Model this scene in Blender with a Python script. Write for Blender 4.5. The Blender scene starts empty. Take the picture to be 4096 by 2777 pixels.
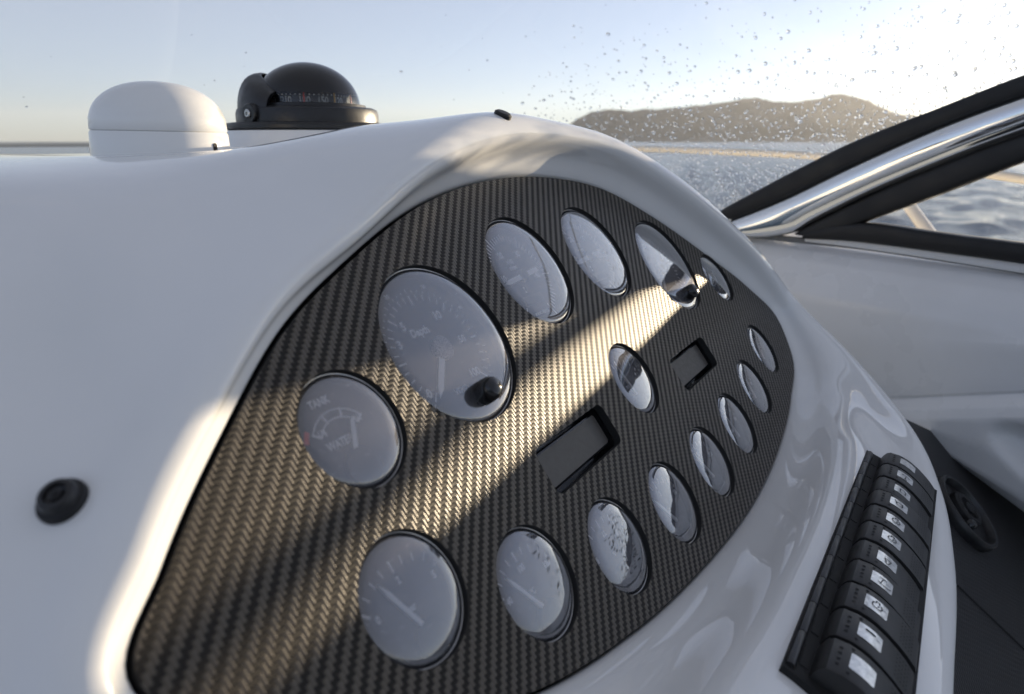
import bpy, bmesh, math, random
import numpy as np
from mathutils import Vector, Matrix
random.seed(7); np.random.seed(7)
R = math.radians
sc = bpy.context.scene
COL = sc.collection

# ------------------------------------------------------------------ camera
PITCH = 0.28163850549324115
FOC = 2839.33            # focal length in pixels of the 4096 px wide photograph
cam = bpy.data.cameras.new('camera'); camo = bpy.data.objects.new('camera', cam); COL.objects.link(camo)
cam.sensor_fit = 'HORIZONTAL'; cam.sensor_width = 36.0; cam.lens = FOC / 4096 * 36
cam.clip_start = 0.02; cam.clip_end = 40000
camo.location = (0, 0, 0); camo.rotation_euler = (math.pi/2 - PITCH, 0, 0)
cam.dof.use_dof = True; cam.dof.focus_distance = 0.47; cam.dof.aperture_fstop = 9.0
cam.dof.aperture_blades = 9
sc.camera = camo

# ------------------------------------------------------------------ light
SUN_AZ, SUN_EL = 46.3, 3.0
wd = bpy.data.worlds.new('World'); sc.world = wd; wd.use_nodes = True
nt = wd.node_tree; bg = nt.nodes['Background']
sky = nt.nodes.new('ShaderNodeTexSky'); sky.sky_type = 'NISHITA'; sky.sun_disc = False
sky.sun_elevation = R(SUN_EL); sky.sun_rotation = R(SUN_AZ)
sky.altitude = 0; sky.air_density = 0.5; sky.dust_density = 0.5; sky.ozone_density = 3.0
VEIL_LOW, VEIL_HIGH = 0.52, 0.32
# thin milky haze, the same all round the compass, thickest along the horizon
hs = nt.nodes.new('ShaderNodeHueSaturation'); hs.inputs['Saturation'].default_value = 1.0; nt.links.new(sky.outputs[0], hs.inputs['Color'])
veil = nt.nodes.new('ShaderNodeMix'); veil.data_type = 'RGBA'
wtc = nt.nodes.new('ShaderNodeTexCoord'); wsx = nt.nodes.new('ShaderNodeSeparateXYZ'); nt.links.new(wtc.outputs['Generated'], wsx.inputs[0])
wmr = nt.nodes.new('ShaderNodeMapRange'); wmr.interpolation_type = 'SMOOTHSTEP'
for k_, v_ in zip((1, 2, 3, 4), (-.02, .60, VEIL_LOW, VEIL_HIGH)): wmr.inputs[k_].default_value = v_
nt.links.new(wsx.outputs[2], wmr.inputs[0]); nt.links.new(wmr.outputs[0], veil.inputs[0])
nt.links.new(hs.outputs[0], veil.inputs[6]); veil.inputs[7].default_value = (2.75, 2.64, 2.42, 1)
nt.links.new(veil.outputs[2], bg.inputs[0]); bg.inputs[1].default_value = 0.125
sl = bpy.data.lights.new('sun', 'SUN'); sl.energy = 4.5; sl.angle = R(0.55); sl.color = (1.0, 0.81, 0.57)
so = bpy.data.objects.new('sun', sl); COL.objects.link(so)
sdir = Vector((math.sin(R(SUN_AZ))*math.cos(R(SUN_EL)), math.cos(R(SUN_AZ))*math.cos(R(SUN_EL)), math.sin(R(SUN_EL))))
so.rotation_euler = sdir.to_track_quat('Z', 'Y').to_euler(); so.location = (3, 2, 4)
sc.view_settings.view_transform = 'Standard'; sc.view_settings.look = 'None'
sc.view_settings.exposure = 1.38; sc.view_settings.gamma = 1.0; sc.view_settings.use_curve_mapping = False
sc.cycles.use_denoising = True
sc.cycles.max_bounces = 10; sc.cycles.transparent_max_bounces = 16; sc.cycles.glossy_bounces = 5
sc.cycles.caustics_reflective = True; sc.cycles.blur_glossy = 0.5; sc.cycles.sample_clamp_indirect = 6

# ------------------------------------------------------------------ frames
P0 = np.array([0, 0.375232, -0.108566])
U = np.array([0.514255, 0.857638, 0.0]); V = np.array([-0.516661, 0.309799, 0.798176]); N = np.array([0.684546, -0.410466, 0.602424])
AFT = np.array([0.857638, -0.514255, 0.0])
def W(u, v, d=0.0): return P0 + (U*u + V*v + N*d)/1000.0          # panel millimetres -> world
def boat(w, a, z): return U*w + AFT*a + np.array([0, 0, z])        # athwart, aft, up
cp, sp = math.cos(PITCH), math.sin(PITCH)
def ray(px, py):
    x = (px*4096/2324 - 2048)/FOC; y = (py*4096/2324 - 1388.5)/FOC
    return np.array([x, -sp*y + cp, -cp*y - sp])
def at_plane(px, py, o, n):
    d = ray(px, py); return d*(np.dot(o, n)/np.dot(d, n))
def at(px, py, t): return ray(px, py)*t
def nrm(v): v = np.asarray(v, float); return v/np.linalg.norm(v)

# ------------------------------------------------------------------ materials
def mat(name, col=(.8,.8,.8), rough=.5, metal=0.0, spec=.5, coat=0.0, coat_rough=.03):
    m = bpy.data.materials.new(name); m.use_nodes = True
    b = m.node_tree.nodes['Principled BSDF']
    b.inputs['Base Color'].default_value = (*col, 1); b.inputs['Roughness'].default_value = rough
    b.inputs['Metallic'].default_value = metal; b.inputs['Specular IOR Level'].default_value = spec
    b.inputs['Coat Weight'].default_value = coat; b.inputs['Coat Roughness'].default_value = coat_rough
    return m
def nodes(m): return m.node_tree.nodes, m.node_tree.links, m.node_tree.nodes['Principled BSDF']
def noise_tex(m, scale, detail=3, rough=.55, coord='Object', vec=None):
    n, l, b = nodes(m)
    tc = n.new('ShaderNodeTexCoord'); t = n.new('ShaderNodeTexNoise')
    t.inputs['Scale'].default_value = scale; t.inputs['Detail'].default_value = detail; t.inputs['Roughness'].default_value = rough
    l.new(tc.outputs[coord] if vec is None else vec, t.inputs['Vector']); return t
def bump_from(m, sock, strength, dist):
    n, l, b = nodes(m); k = n.new('ShaderNodeBump'); k.inputs['Strength'].default_value = strength; k.inputs['Distance'].default_value = dist
    l.new(sock, k.inputs['Height']); l.new(k.outputs[0], b.inputs['Normal']); return k
def ramp(m, sock, stops):
    n, l, b = nodes(m); r = n.new('ShaderNodeValToRGB'); e = r.color_ramp.elements
    while len(e) < len(stops): e.new(.5)
    for x, (p, c) in zip(e, stops): x.position = p; x.color = (*c, 1) if len(c) == 3 else c
    l.new(sock, r.inputs[0]); return r
def vary(m, scale, c0, c1, lo=.35, hi=.65, detail=4):
    n, l, b = nodes(m); t = noise_tex(m, scale, detail)
    r = ramp(m, t.outputs['Fac'], [(lo, c0), (hi, c1)]); l.new(r.outputs[0], b.inputs['Base Color']); return t
def vary_rough(m, scale, lo, hi, detail=4):
    n, l, b = nodes(m); t = noise_tex(m, scale, detail); k = n.new('ShaderNodeMapRange')
    k.inputs[1].default_value = .3; k.inputs[2].default_value = .7; k.inputs[3].default_value = lo; k.inputs[4].default_value = hi
    l.new(t.outputs['Fac'], k.inputs[0]); l.new(k.outputs[0], b.inputs['Roughness'])

M = {}
M['gelcoat'] = m = mat('white gelcoat', (.80,.80,.785), .1, spec=.5)
vary(m, 9, (.78,.78,.765), (.815,.812,.80)); vary_rough(m, 22, .02, .05)
bump_from(m, noise_tex(m, 22, 2).outputs['Fac'], .006, .003)
M['gelcoat_satin'] = m = mat('white gelcoat, duller', (.78,.77,.75), .3)
vary(m, 7, (.74,.73,.71), (.79,.78,.765)); vary_rough(m, 14, .22, .38)
M['cap_white'] = m = mat('white plastic', (.80,.795,.77), .2); vary_rough(m, 40, .14, .26)
M['black_plastic'] = m = mat('black plastic', (.013,.013,.014), .36); vary_rough(m, 120, .3, .48); bump_from(m, noise_tex(m, 900, 2).outputs['Fac'], .08, .0004)
M['rocker'] = m = mat('soft black rocker plastic', (.019,.0185,.018), .42, spec=.4); bump_from(m, noise_tex(m, 1500, 2).outputs['Fac'], .10, .0003)
M['black_gloss'] = mat('glossy black plastic', (.012,.012,.013), .12)
M['rubber'] = m = mat('black rubber', (.011,.011,.012), .5, spec=.4); vary_rough(m, 30, .42, .62)
M['hole'] = mat('dark cavity', (.008,.008,.008), .8)
M['grey_gasket'] = mat('grey sealant', (.18,.18,.175), .6)
M['chrome'] = m = mat('polished stainless', (.86,.86,.85), .05, metal=1.0); vary_rough(m, 18, .02, .09); bump_from(m, noise_tex(m, 6, 2).outputs['Fac'], .04, .01)
M['rail_steel'] = mat('cream painted rail', (.78,.70,.58), .3)
M['lens_edge_glint'] = mat('painted lens edge glint', (.62,.60,.57), .18, metal=.6)
M['screw_steel'] = mat('screw steel', (.5,.5,.49), .3, metal=1.0)
M['dial_black'] = m = mat('dial black', (.014,.014,.017), .6)
M['print_white'] = mat('printed white', (.82,.82,.80), .5)
M['needle_white'] = mat('needle white', (.85,.85,.83), .4)
M['red'] = mat('red', (.75,.06,.03), .4)
M['amber'] = mat('amber', (.75,.42,.06), .4)
M['legend'] = m = mat('legend lens', (.70,.71,.70), .12, metal=.35); vary(m, 400, (.55,.56,.56), (.82,.82,.80)); bump_from(m, noise_tex(m, 320, 3).outputs['Fac'], .2, .0006)
M['icon'] = mat('icon ink', (.03,.03,.035), .6)
M['screen'] = m = mat('textured black cover', (.062,.055,.047), .4); bump_from(m, noise_tex(m, 2600, 2).outputs['Fac'], .28, .0004); vary_rough(m, 300, .36, .5)
M['hub_disc'] = m = mat('speckled hub', (.3,.26,.25), .5); vary(m, 1800, (.10,.09,.09), (.55,.48,.46), .4, .6)

# carbon fibre twill: two tow directions, each a brushed (anisotropic) cylinder of fibres
M['carbon'] = m = mat('carbon twill', (.03,.03,.03), .36)
n, l, b = nodes(m)
uvn = n.new('ShaderNodeUVMap'); uvn.uv_map = 'UVMap'
def math_node(op, a=None, bb=None, c=None):
    k = n.new('ShaderNodeMath'); k.operation = op
    for i, s in enumerate((a, bb, c)):
        if s is None: continue
        if isinstance(s, (int, float)): k.inputs[i].default_value = s
        else: l.new(s, k.inputs[i])
    return k.outputs[0]
wob = n.new('ShaderNodeTexNoise'); wob.inputs['Scale'].default_value = 28; wob.inputs['Detail'].default_value = 2
l.new(uvn.outputs[0], wob.inputs['Vector'])
wv = math_node('MULTIPLY', math_node('SUBTRACT', wob.outputs['Fac'], .5), .55)
sep = n.new('ShaderNodeSeparateXYZ'); l.new(uvn.outputs[0], sep.inputs[0])
CELL = 1.95e-3
x = math_node('ADD', math_node('DIVIDE', sep.outputs[0], CELL), wv); y = math_node('ADD', math_node('DIVIDE', sep.outputs[1], CELL), wv)
ix, iy = math_node('FLOOR', x), math_node('FLOOR', y)
fx, fy = math_node('FRACT', x), math_node('FRACT', y)
dd = math_node('FLOORED_MODULO', math_node('SUBTRACT', ix, iy), 4.0)
warp = math_node('LESS_THAN', dd, 1.5)                      # 1: tow along v on top, 0: tow along u
# height across the tow (crowned) and along its float (dips under at both ends)
def crown(t): return math_node('SUBTRACT', 1.0, math_node('POWER', math_node('ABSOLUTE', math_node('SUBTRACT', math_node('MULTIPLY', t, 2.0), 1.0)), 3.0))
hx, hy = crown(fx), crown(fy)
hmix = n.new('ShaderNodeMix'); hmix.data_type = 'FLOAT'; l.new(warp, hmix.inputs[0]); l.new(hy, hmix.inputs[2]); l.new(hx, hmix.inputs[3])
# fibres
mp = n.new('ShaderNodeVectorMath'); mp.operation = 'MULTIPLY'; l.new(uvn.outputs[0], mp.inputs[0])
fmx = n.new('ShaderNodeMix'); fmx.data_type = 'VECTOR'; l.new(warp, fmx.inputs[0]); fmx.inputs[4].default_value = (250, 9000, 1); fmx.inputs[5].default_value = (9000, 250, 1)
l.new(fmx.outputs[1], mp.inputs[1])
fib = n.new('ShaderNodeTexNoise'); fib.inputs['Scale'].default_value = 1; fib.inputs['Detail'].default_value = 2; l.new(mp.outputs[0], fib.inputs['Vector'])
cellr = n.new('ShaderNodeTexWhiteNoise'); cellr.noise_dimensions = '2D'
cmb = n.new('ShaderNodeCombineXYZ')
l.new(math_node('ADD', ix, math_node('MULTIPLY', warp, .5)), cmb.inputs[0]); l.new(iy, cmb.inputs[1]); l.new(cmb.outputs[0], cellr.inputs['Vector'])
cmx = n.new('ShaderNodeMix'); cmx.data_type = 'RGBA'; l.new(warp, cmx.inputs[0])
cmx.inputs[6].default_value = (.015,.0135,.0125,1); cmx.inputs[7].default_value = (.055,.045,.033,1)  # one tow lighter and warmer, its sky reflection put into the colour
cm2 = n.new('ShaderNodeMix'); cm2.data_type = 'RGBA'; cm2.blend_type = 'MULTIPLY'; cm2.inputs[0].default_value = .45
l.new(cmx.outputs[2], cm2.inputs[6]); fr = ramp(m, fib.outputs['Fac'], [(.3, (.45,.45,.45)), (.7, (1.3,1.3,1.3))]); l.new(fr.outputs[0], cm2.inputs[7])
l.new(cm2.outputs[2], b.inputs['Base Color'])
b.inputs['Anisotropic'].default_value = .6; b.inputs['Specular Tint'].default_value = (1.0,.93,.83,1)
l.new(math_node('MULTIPLY', warp, .25), b.inputs['Anisotropic Rotation'])
tg = n.new('ShaderNodeTangent'); tg.direction_type = 'UV_MAP'; tg.uv_map = 'UVMap'; l.new(tg.outputs[0], b.inputs['Tangent'])
rgh = math_node('ADD', math_node('MULTIPLY', cellr.outputs[0], .08), math_node('SUBTRACT', .45, math_node('MULTIPLY', warp, .11))); l.new(rgh, b.inputs['Roughness'])
l.new(math_node('ADD', math_node('MULTIPLY', warp, .42), .20), b.inputs['Specular IOR Level'])
hh = math_node('ADD', hmix.outputs[0], math_node('MULTIPLY', fib.outputs['Fac'], .12))
bump_from(m, hh, .38, .00035)

def glass_mat(name, tint, gloss_rough, haze, ior=1.5, haze_rough=.28, scratch=0.0, boost=1.0):
    m = bpy.data.materials.new(name); m.use_nodes = True; n, l = m.node_tree.nodes, m.node_tree.links
    n.remove(n['Principled BSDF']); out = n['Material Output']
    tr = n.new('ShaderNodeBsdfTransparent'); tr.inputs[0].default_value = (*tint, 1)
    gl = n.new('ShaderNodeBsdfGlossy'); gl.inputs['Roughness'].default_value = gloss_rough; gl.inputs[0].default_value = (1,1,1,1)
    fz = n.new('ShaderNodeFresnel'); fz.inputs[0].default_value = ior
    mu = n.new('ShaderNodeMath'); mu.operation = 'MULTIPLY'; mu.inputs[1].default_value = boost; mu.use_clamp = True; l.new(fz.outputs[0], mu.inputs[0])
    mx = n.new('ShaderNodeMixShader'); l.new(mu.outputs[0], mx.inputs[0]); l.new(tr.outputs[0], mx.inputs[1]); l.new(gl.outputs[0], mx.inputs[2])
    last = mx
    if haze > 0:
        tc = n.new('ShaderNodeTexCoord')
        no = n.new('ShaderNodeTexNoise'); no.inputs['Scale'].default_value = 130; no.inputs['Detail'].default_value = 5; l.new(tc.outputs['Object'], no.inputs['Vector'])
        mr = n.new('ShaderNodeMapRange'); mr.inputs[1].default_value = .3; mr.inputs[2].default_value = .8; mr.inputs[3].default_value = haze*.92; mr.inputs[4].default_value = haze*1.1
        l.new(no.outputs['Fac'], mr.inputs[0]); fac = mr.outputs[0]
        if scratch > 0:
            for ang in (.4, 1.3, 2.3):
                mpn = n.new('ShaderNodeMapping'); mpn.inputs['Rotation'].default_value = (0, 0, ang); mpn.inputs['Scale'].default_value = (160, 3800, 1); l.new(tc.outputs['Object'], mpn.inputs[0])
                s = n.new('ShaderNodeTexNoise'); s.inputs['Scale'].default_value = 1.0; s.inputs['Detail'].default_value = 1; l.new(mpn.outputs[0], s.inputs['Vector'])
                r = n.new('ShaderNodeMapRange'); r.inputs[1].default_value = .72; r.inputs[2].default_value = .78; r.inputs[3].default_value = 0; r.inputs[4].default_value = scratch
                l.new(s.outputs['Fac'], r.inputs[0])
                ad = n.new('ShaderNodeMath'); ad.operation = 'ADD'; l.new(fac, ad.inputs[0]); l.new(r.outputs[0], ad.inputs[1]); fac = ad.outputs[0]
        g2 = n.new('ShaderNodeBsdfGlossy'); g2.inputs['Roughness'].default_value = haze_rough; g2.inputs[0].default_value = (.93,.92,1,1)
        df = n.new('ShaderNodeBsdfDiffuse'); df.inputs[0].default_value = (.8,.79,.84,1)
        m3 = n.new('ShaderNodeMixShader'); m3.inputs[0].default_value = .45; l.new(g2.outputs[0], m3.inputs[1]); l.new(df.outputs[0], m3.inputs[2])
        m2 = n.new('ShaderNodeMixShader'); l.new(fac, m2.inputs[0]); l.new(mx.outputs[0], m2.inputs[1]); l.new(m3.outputs[0], m2.inputs[2]); last = m2
    l.new(last.outputs[0], out.inputs[0]); return m
M['gauge_glass'] = glass_mat('scuffed gauge lens', (.93,.93,.95), .02, .085, ior=1.6, scratch=.22, boost=2.7)  # besides scuffs, lavender haze and boosted reflection stand in for bright sky glare
M['dome_glass'] = glass_mat('compass dome', (.8,.82,.82), .01, .01, ior=1.5)
M['wind_glass'] = glass_mat('windscreen glass', (.965,.975,.97), .0, 0.0, ior=1.33)
m = bpy.data.materials.new('water drop'); m.use_nodes = True; n, l = m.node_tree.nodes, m.node_tree.links
n.remove(n['Principled BSDF']); gb = n.new('ShaderNodeBsdfGlass'); gb.inputs['IOR'].default_value = 1.33; gb.inputs['Roughness'].default_value = .02
tb = n.new('ShaderNodeBsdfTransparent'); mxd = n.new('ShaderNodeMixShader'); mxd.inputs[0].default_value = .4; l.new(gb.outputs[0], mxd.inputs[1]); l.new(tb.outputs[0], mxd.inputs[2]); l.new(mxd.outputs[0], n['Material Output'].inputs[0]); M['drop'] = m

# sea, hills
M['sea'] = m = mat('sea water', (.028,.055,.085), .15, spec=.5); n, l, b = nodes(m)
b.inputs['IOR'].default_value = 1.33
t1 = noise_tex(m, 1.3, 5, .6); t2 = noise_tex(m, 6.5, 4, .6)
mxh = n.new('ShaderNodeMath'); mxh.operation = 'MULTIPLY_ADD'; mxh.inputs[1].default_value = .35; l.new(t2.outputs['Fac'], mxh.inputs[0]); l.new(t1.outputs['Fac'], mxh.inputs[2])
bump_from(m, mxh.outputs[0], 1.0, .16)
M['hill'] = m = mat('hill scrub', (.06,.065,.04), .9); vary(m, .02, (.030,.040,.036), (.080,.086,.078), detail=10)

# black non-slip liner
M['liner'] = m = mat('black ribbed liner', (.020,.020,.022), .5); n, l, b = nodes(m)
wvt = n.new('ShaderNodeTexWave'); wvt.inputs['Scale'].default_value = 95; wvt.inputs['Distortion'].default_value = .4
tc = n.new('ShaderNodeTexCoord'); mpn = n.new('ShaderNodeMapping'); mpn.inputs['Rotation'].default_value = (0, 0, 1.0); l.new(tc.outputs['Object'], mpn.inputs[0]); l.new(mpn.outputs[0], wvt.inputs['Vector'])
wv2 = n.new('ShaderNodeTexWave'); wv2.inputs['Scale'].default_value = 60; mp2 = n.new('ShaderNodeMapping'); mp2.inputs['Rotation'].default_value = (0, 0, 2.4); l.new(tc.outputs['Object'], mp2.inputs[0]); l.new(mp2.outputs[0], wv2.inputs['Vector'])
mm = n.new('ShaderNodeMath'); mm.operation = 'MULTIPLY'; l.new(wvt.outputs['Fac'], mm.inputs[0]); l.new(wv2.outputs['Fac'], mm.inputs[1])
bump_from(m, mm.outputs[0], .6, .001)

# ------------------------------------------------------------------ mesh helpers
class MB:
    def __init__(s): s.v = []; s.f = []; s.uv = None
    def add(s, vs, fs):
        o = len(s.v); s.v += [tuple(map(float, p)) for p in vs]; s.f += [tuple(i+o for i in f) for f in fs]; return s
    def grid(s, P, closeu=False, closev=False, flip=False):
        P = np.asarray(P); a, b = P.shape[:2]; fs = []
        for i in range(a if closeu else a-1):
            for j in range(b if closev else b-1):
                i2, j2 = (i+1) % a, (j+1) % b
                q = (i*b+j, i2*b+j, i2*b+j2, i*b+j2); fs.append(q[::-1] if flip else q)
        return s.add(P.reshape(-1, 3), fs)
    def lathe(s, prof, seg=48, M4=None, cap0=False, cap1=False):
        ang = np.linspace(0, 2*math.pi, seg, endpoint=False)
        P = np.array([[(r*math.cos(t), r*math.sin(t), h) for r, h in prof] for t in ang])
        o = len(s.v); s.grid(P, closeu=True, flip=False); k = len(prof)
        if cap0: s.f.append(tuple(o+i*k for i in range(seg))[::-1])
        if cap1: s.f.append(tuple(o+i*k+k-1 for i in range(seg)))
        if M4 is not None: s.v[o:] = [tuple(M4 @ Vector(p)) for p in s.v[o:]]
        return s
    def box(s, lo, hi, M4=None):
        x0, y0, z0 = lo; x1, y1, z1 = hi
        v = [(x0,y0,z0),(x1,y0,z0),(x1,y1,z0),(x0,y1,z0),(x0,y0,z1),(x1,y0,z1),(x1,y1,z1),(x0,y1,z1)]
        if M4 is not None: v = [tuple(M4 @ Vector(p)) for p in v]
        return s.add(v, [(3,2,1,0),(4,5,6,7),(0,1,5,4),(1,2,6,5),(2,3,7,6),(3,0,4,7)])
    def prism(s, poly, z0, z1, M4=None):
        k = len(poly); v = [(x, y, z0) for x, y in poly] + [(x, y, z1) for x, y in poly]
        if M4 is not None: v = [tuple(M4 @ Vector(p)) for p in v]
        return s.add(v, [tuple(range(k))[::-1], tuple(range(k, 2*k))] + [(i, (i+1) % k, k+(i+1) % k, k+i) for i in range(k)])
    def tube(s, path, r, seg=14, caps=True):
        path = [np.asarray(p, float) for p in path]; rings = []; up = np.array([0, 0, 1.0])
        rr = r if hasattr(r, '__len__') else [r]*len(path)
        for i, p in enumerate(path):
            t = nrm(path[min(i+1, len(path)-1)] - path[max(i-1, 0)]); a = np.cross(t, up)
            if np.linalg.norm(a) < 1e-3: a = np.cross(t, [1, 0, 0])
            a = nrm(a); c = np.cross(a, t)
            rings.append([p + rr[i]*(math.cos(x)*a + math.sin(x)*c) for x in np.linspace(0, 2*math.pi, seg, endpoint=False)])
        o = len(s.v); s.grid(rings, closev=True, flip=True)
        if caps: s.f.append(tuple(o+i for i in range(seg))); s.f.append(tuple(o+(len(path)-1)*seg+i for i in range(seg))[::-1])
        return s
    def build(s, name, material, parent=None, smooth=True, angle=35, loc=None):
        me = bpy.data.meshes.new(name); me.from_pydata(s.v, [], s.f); me.update()
        bm = bmesh.new(); bm.from_mesh(me); bmesh.ops.recalc_face_normals(bm, faces=bm.faces) if getattr(s, 'recalc', False) else None; bm.to_mesh(me); bm.free()
        return link(name, me, material, parent, smooth, angle)
def link(name, me, material, parent=None, smooth=True, angle=35):
    me.materials.clear(); me.materials.append(material)
    if smooth:
        me.polygons.foreach_set('use_smooth', [True]*len(me.polygons)); me.set_sharp_from_angle(angle=R(angle))
    o = bpy.data.objects.new(name, me); COL.objects.link(o)
    if parent is not None: o.parent = parent
    return o
def tag(o, label=None, cat=None, group=None, kind=None):
    if label: o['label'] = label
    if cat: o['category'] = cat
    if group: o['group'] = group
    if kind: o['kind'] = kind
    return o
def thing(name, label, cat, M4=None, group=None):
    o = bpy.data.objects.new(name, None); o.empty_display_size = .02; COL.objects.link(o)
    if M4 is not None: o.matrix_world = M4
    return tag(o, label, cat, group)
def frame4(o, x, y, z):
    return Matrix(((x[0], y[0], z[0], o[0]), (x[1], y[1], z[1], o[1]), (x[2], y[2], z[2], o[2]), (0, 0, 0, 1)))
def smooth_path(P, k=8):
    P = [np.asarray(p, float) for p in P]; out = []
    for i in range(len(P)-1):
        a, b, c, d = P[max(i-1, 0)], P[i], P[i+1], P[min(i+2, len(P)-1)]
        for t in np.linspace(0, 1, k, endpoint=False):
            out.append(.5*((2*b) + (c-a)*t + (2*a-5*b+4*c-d)*t*t + (3*b-a-3*c+d)*t**3))
    out.append(P[-1]); return out
_dg = None
def text_mesh(txt, size, extrude=.0001, align='CENTER'):
    cu = bpy.data.curves.new('t', 'FONT'); cu.body = txt; cu.size = size; cu.align_x = align; cu.align_y = 'CENTER'; cu.extrude = extrude; cu.resolution_u = 3; cu.offset = size*.032
    o = bpy.data.objects.new('t', cu); COL.objects.link(o); bpy.context.view_layer.update()
    me = bpy.data.meshes.new_from_object(o.evaluated_get(bpy.context.evaluated_depsgraph_get()))
    v = [tuple(p.co) for p in me.vertices]; f = [tuple(p.vertices) for p in me.polygons]
    bpy.data.objects.remove(o); bpy.data.curves.remove(cu); bpy.data.meshes.remove(me); return v, f
def put_text(mb, txt, size, x, y, z, rot=0.0, squeeze=1.0):
    v, f = text_mesh(txt, size); c, s = math.cos(rot), math.sin(rot)
    mb.add([(x + c*p[0]*squeeze - s*p[1], y + s*p[0]*squeeze + c*p[1], z + p[2]) for p in v], f)
def fill_curve(loops, extrude):
    cu = bpy.data.curves.new('f', 'CURVE'); cu.dimensions = '2D'; cu.fill_mode = 'BOTH'; cu.extrude = extrude
    for L in loops:
        s = cu.splines.new('POLY'); s.points.add(len(L)-1); s.use_cyclic_u = True
        for p, q in zip(s.points, L): p.co = (q[0], q[1], 0, 1)
    o = bpy.data.objects.new('f', cu); COL.objects.link(o); bpy.context.view_layer.update()
    me = bpy.data.meshes.new_from_object(o.evaluated_get(bpy.context.evaluated_depsgraph_get()))
    bpy.data.objects.remove(o); bpy.data.curves.remove(cu); return me

# ------------------------------------------------------------------ sea
HS = -2.0; HAZE = 5.5e-5
def wave(x, y):
    return (.10*np.sin(.9*x+.5*y) + .07*np.sin(1.7*x-1.1*y+1) + .05*np.sin(-.8*x+2.6*y+2) + .035*np.sin(3.9*x+2.2*y) + .03*np.sin(2.4*x-4.4*y+.6))
rr = np.concatenate([np.geomspace(3, 160, 210), np.geomspace(175, 9000, 40)]); th = np.radians(np.linspace(-75, 75, 300))
gr, gt = np.meshgrid(rr, th, indexing='ij'); gx, gy = gr*np.sin(gt), gr*np.cos(gt)
gz = HS + .6*wave(gx, gy)*np.clip((170-gr)/120, 0, 1)
tag(MB().grid(np.stack([gx, gy, gz], -1), flip=True).build('sea', M['sea'], smooth=True, angle=180), kind='structure')
a = np.radians(np.linspace(75, 285, 40)); rg = np.array([0.5, 30, 9000.])
# rest of the water round the boat, out of view
P = np.array([[(r*math.sin(t), r*math.cos(t), HS-.004) for t in a] for r in rg])
tag(MB().grid(P, flip=True).build('sea', M['sea'], smooth=True), kind='structure')

# ------------------------------------------------------------------ hills
sil = [(1180,321),(1260,300),(1310,272),(1340,257),(1385,253),(1430,258),(1500,252),(1560,247),(1620,243),(1665,236),(1705,231),(1745,240),(1790,243),(1840,240),(1875,231),(1905,230),(1945,238),(1985,252),(2030,270),(2090,288),(2170,306),(2280,321)]
sx = np.array([p[0] for p in sil]); sy = np.array([p[1] for p in sil])
xs = np.linspace(1180, 2280, 220); D = 5200.0; rows = 26
from mathutils import noise as mn
G = np.zeros((rows, len(xs), 3))
for j, px in enumerate(xs):
    ys = np.interp(px, sx, sy); d = ray(px, 321); d = d/np.linalg.norm(d[:2]); h = (321-ys)/1611/1.0*D*.985
    for i in range(rows):
        t = i/(rows-1); prof = math.sin(min(t*1.25, 1)*math.pi/2)**1.15 if t < .8 else max(0, 1-(t-.8)/.2*.8)
        dist = D - 1100 + 1375*t
        p = d*dist; k = mn.fractal(Vector((p[0]/330, p[1]/330, 2.0)), 1.0, 2.0, 5)
        z = HS - 3 + h*prof*(dist/D) + (k*75*min(1, h/60)*math.sin(min(t*1.25, 1)*math.pi)) + (mn.noise(Vector((p[0]/60, p[1]/60, 0)))*6 if h > 8 else 0)
        G[i, j] = (p[0], p[1], z)
tag(MB().grid(G, flip=True).build('hills', M['hill'], smooth=True, angle=180), kind='structure')

# ------------------------------------------------------------------ sea haze
hz = bpy.data.materials.new('haze'); hz.use_nodes = True; n, l = hz.node_tree.nodes, hz.node_tree.links
n.remove(n['Principled BSDF']); pvn = n.new('ShaderNodeVolumePrincipled'); pvn.inputs['Color'].default_value = (.93,.94,.96,1); pvn.inputs['Density'].default_value = HAZE; pvn.inputs['Anisotropy'].default_value = .35
l.new(pvn.outputs[0], n['Material Output'].inputs['Volume'])
tag(MB().box((-9200, -9200, HS-1.5), (9200, 9200, 340)).build('haze', hz, None, smooth=False), kind='stuff')

# ------------------------------------------------------------------ dashboard pod (loft of rings round the instrument panel)
E = [(-237,-38),(-216,-17),(-176,15),(-132,45),(-75,70),(-7,93),(78,106),(158,104),(237,88),(313,47),(375,1),(434,-49),(463,-90),(440,-127),(359,-156),(258,-172),(168,-176),(63,-169),(-33,-154),(-115,-131),(-190,-92),(-228,-63)]
K = len(E); E = np.array(E, float)
CR = [(9,6),(9,7),(9,7.5),(8,10),(5,16),(8,23),(12,27.5),(14,29),(14,31),(12,33),(12,31),(13,24),(12,16),(13,24),(16,42),(13,58),(11,62),(14,64),(22,64),(30,62),(22,30),(8,6)]
SO = [(20,3),(20,4),(20,5.5),(19,10),(19,17.5),(25,24),(32,26),(34,23),(34,26),(32,29),(32,27),(31,22),(30,21),(38,42),(62,76),(72,92),(76,97),(78,100),(86,98),(88,86),(60,45),(24,8)]
tan = np.roll(E, -1, 0) - np.roll(E, 1, 0); NN = np.stack([-tan[:,1], tan[:,0]], 1); NN /= np.linalg.norm(NN, axis=1)[:, None]
NN[12] = nrm((1, -.12)); NN[13] = nrm((.62, -.78)); NN[11] = nrm((.75, .55)); NN[0] = nrm((-.97, .25)); NN[21] = nrm((-.8, -.6))
for i in range(14, 20): NN[i] = nrm(NN[i]*np.array([.55, 1]))
def zp(w): return float(np.interp(w, [-.6, .1, .25, .36, .46, .55, .7], [-.03, -.017, -.013, -.009, .004, .006, .0]))
F = []
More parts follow.
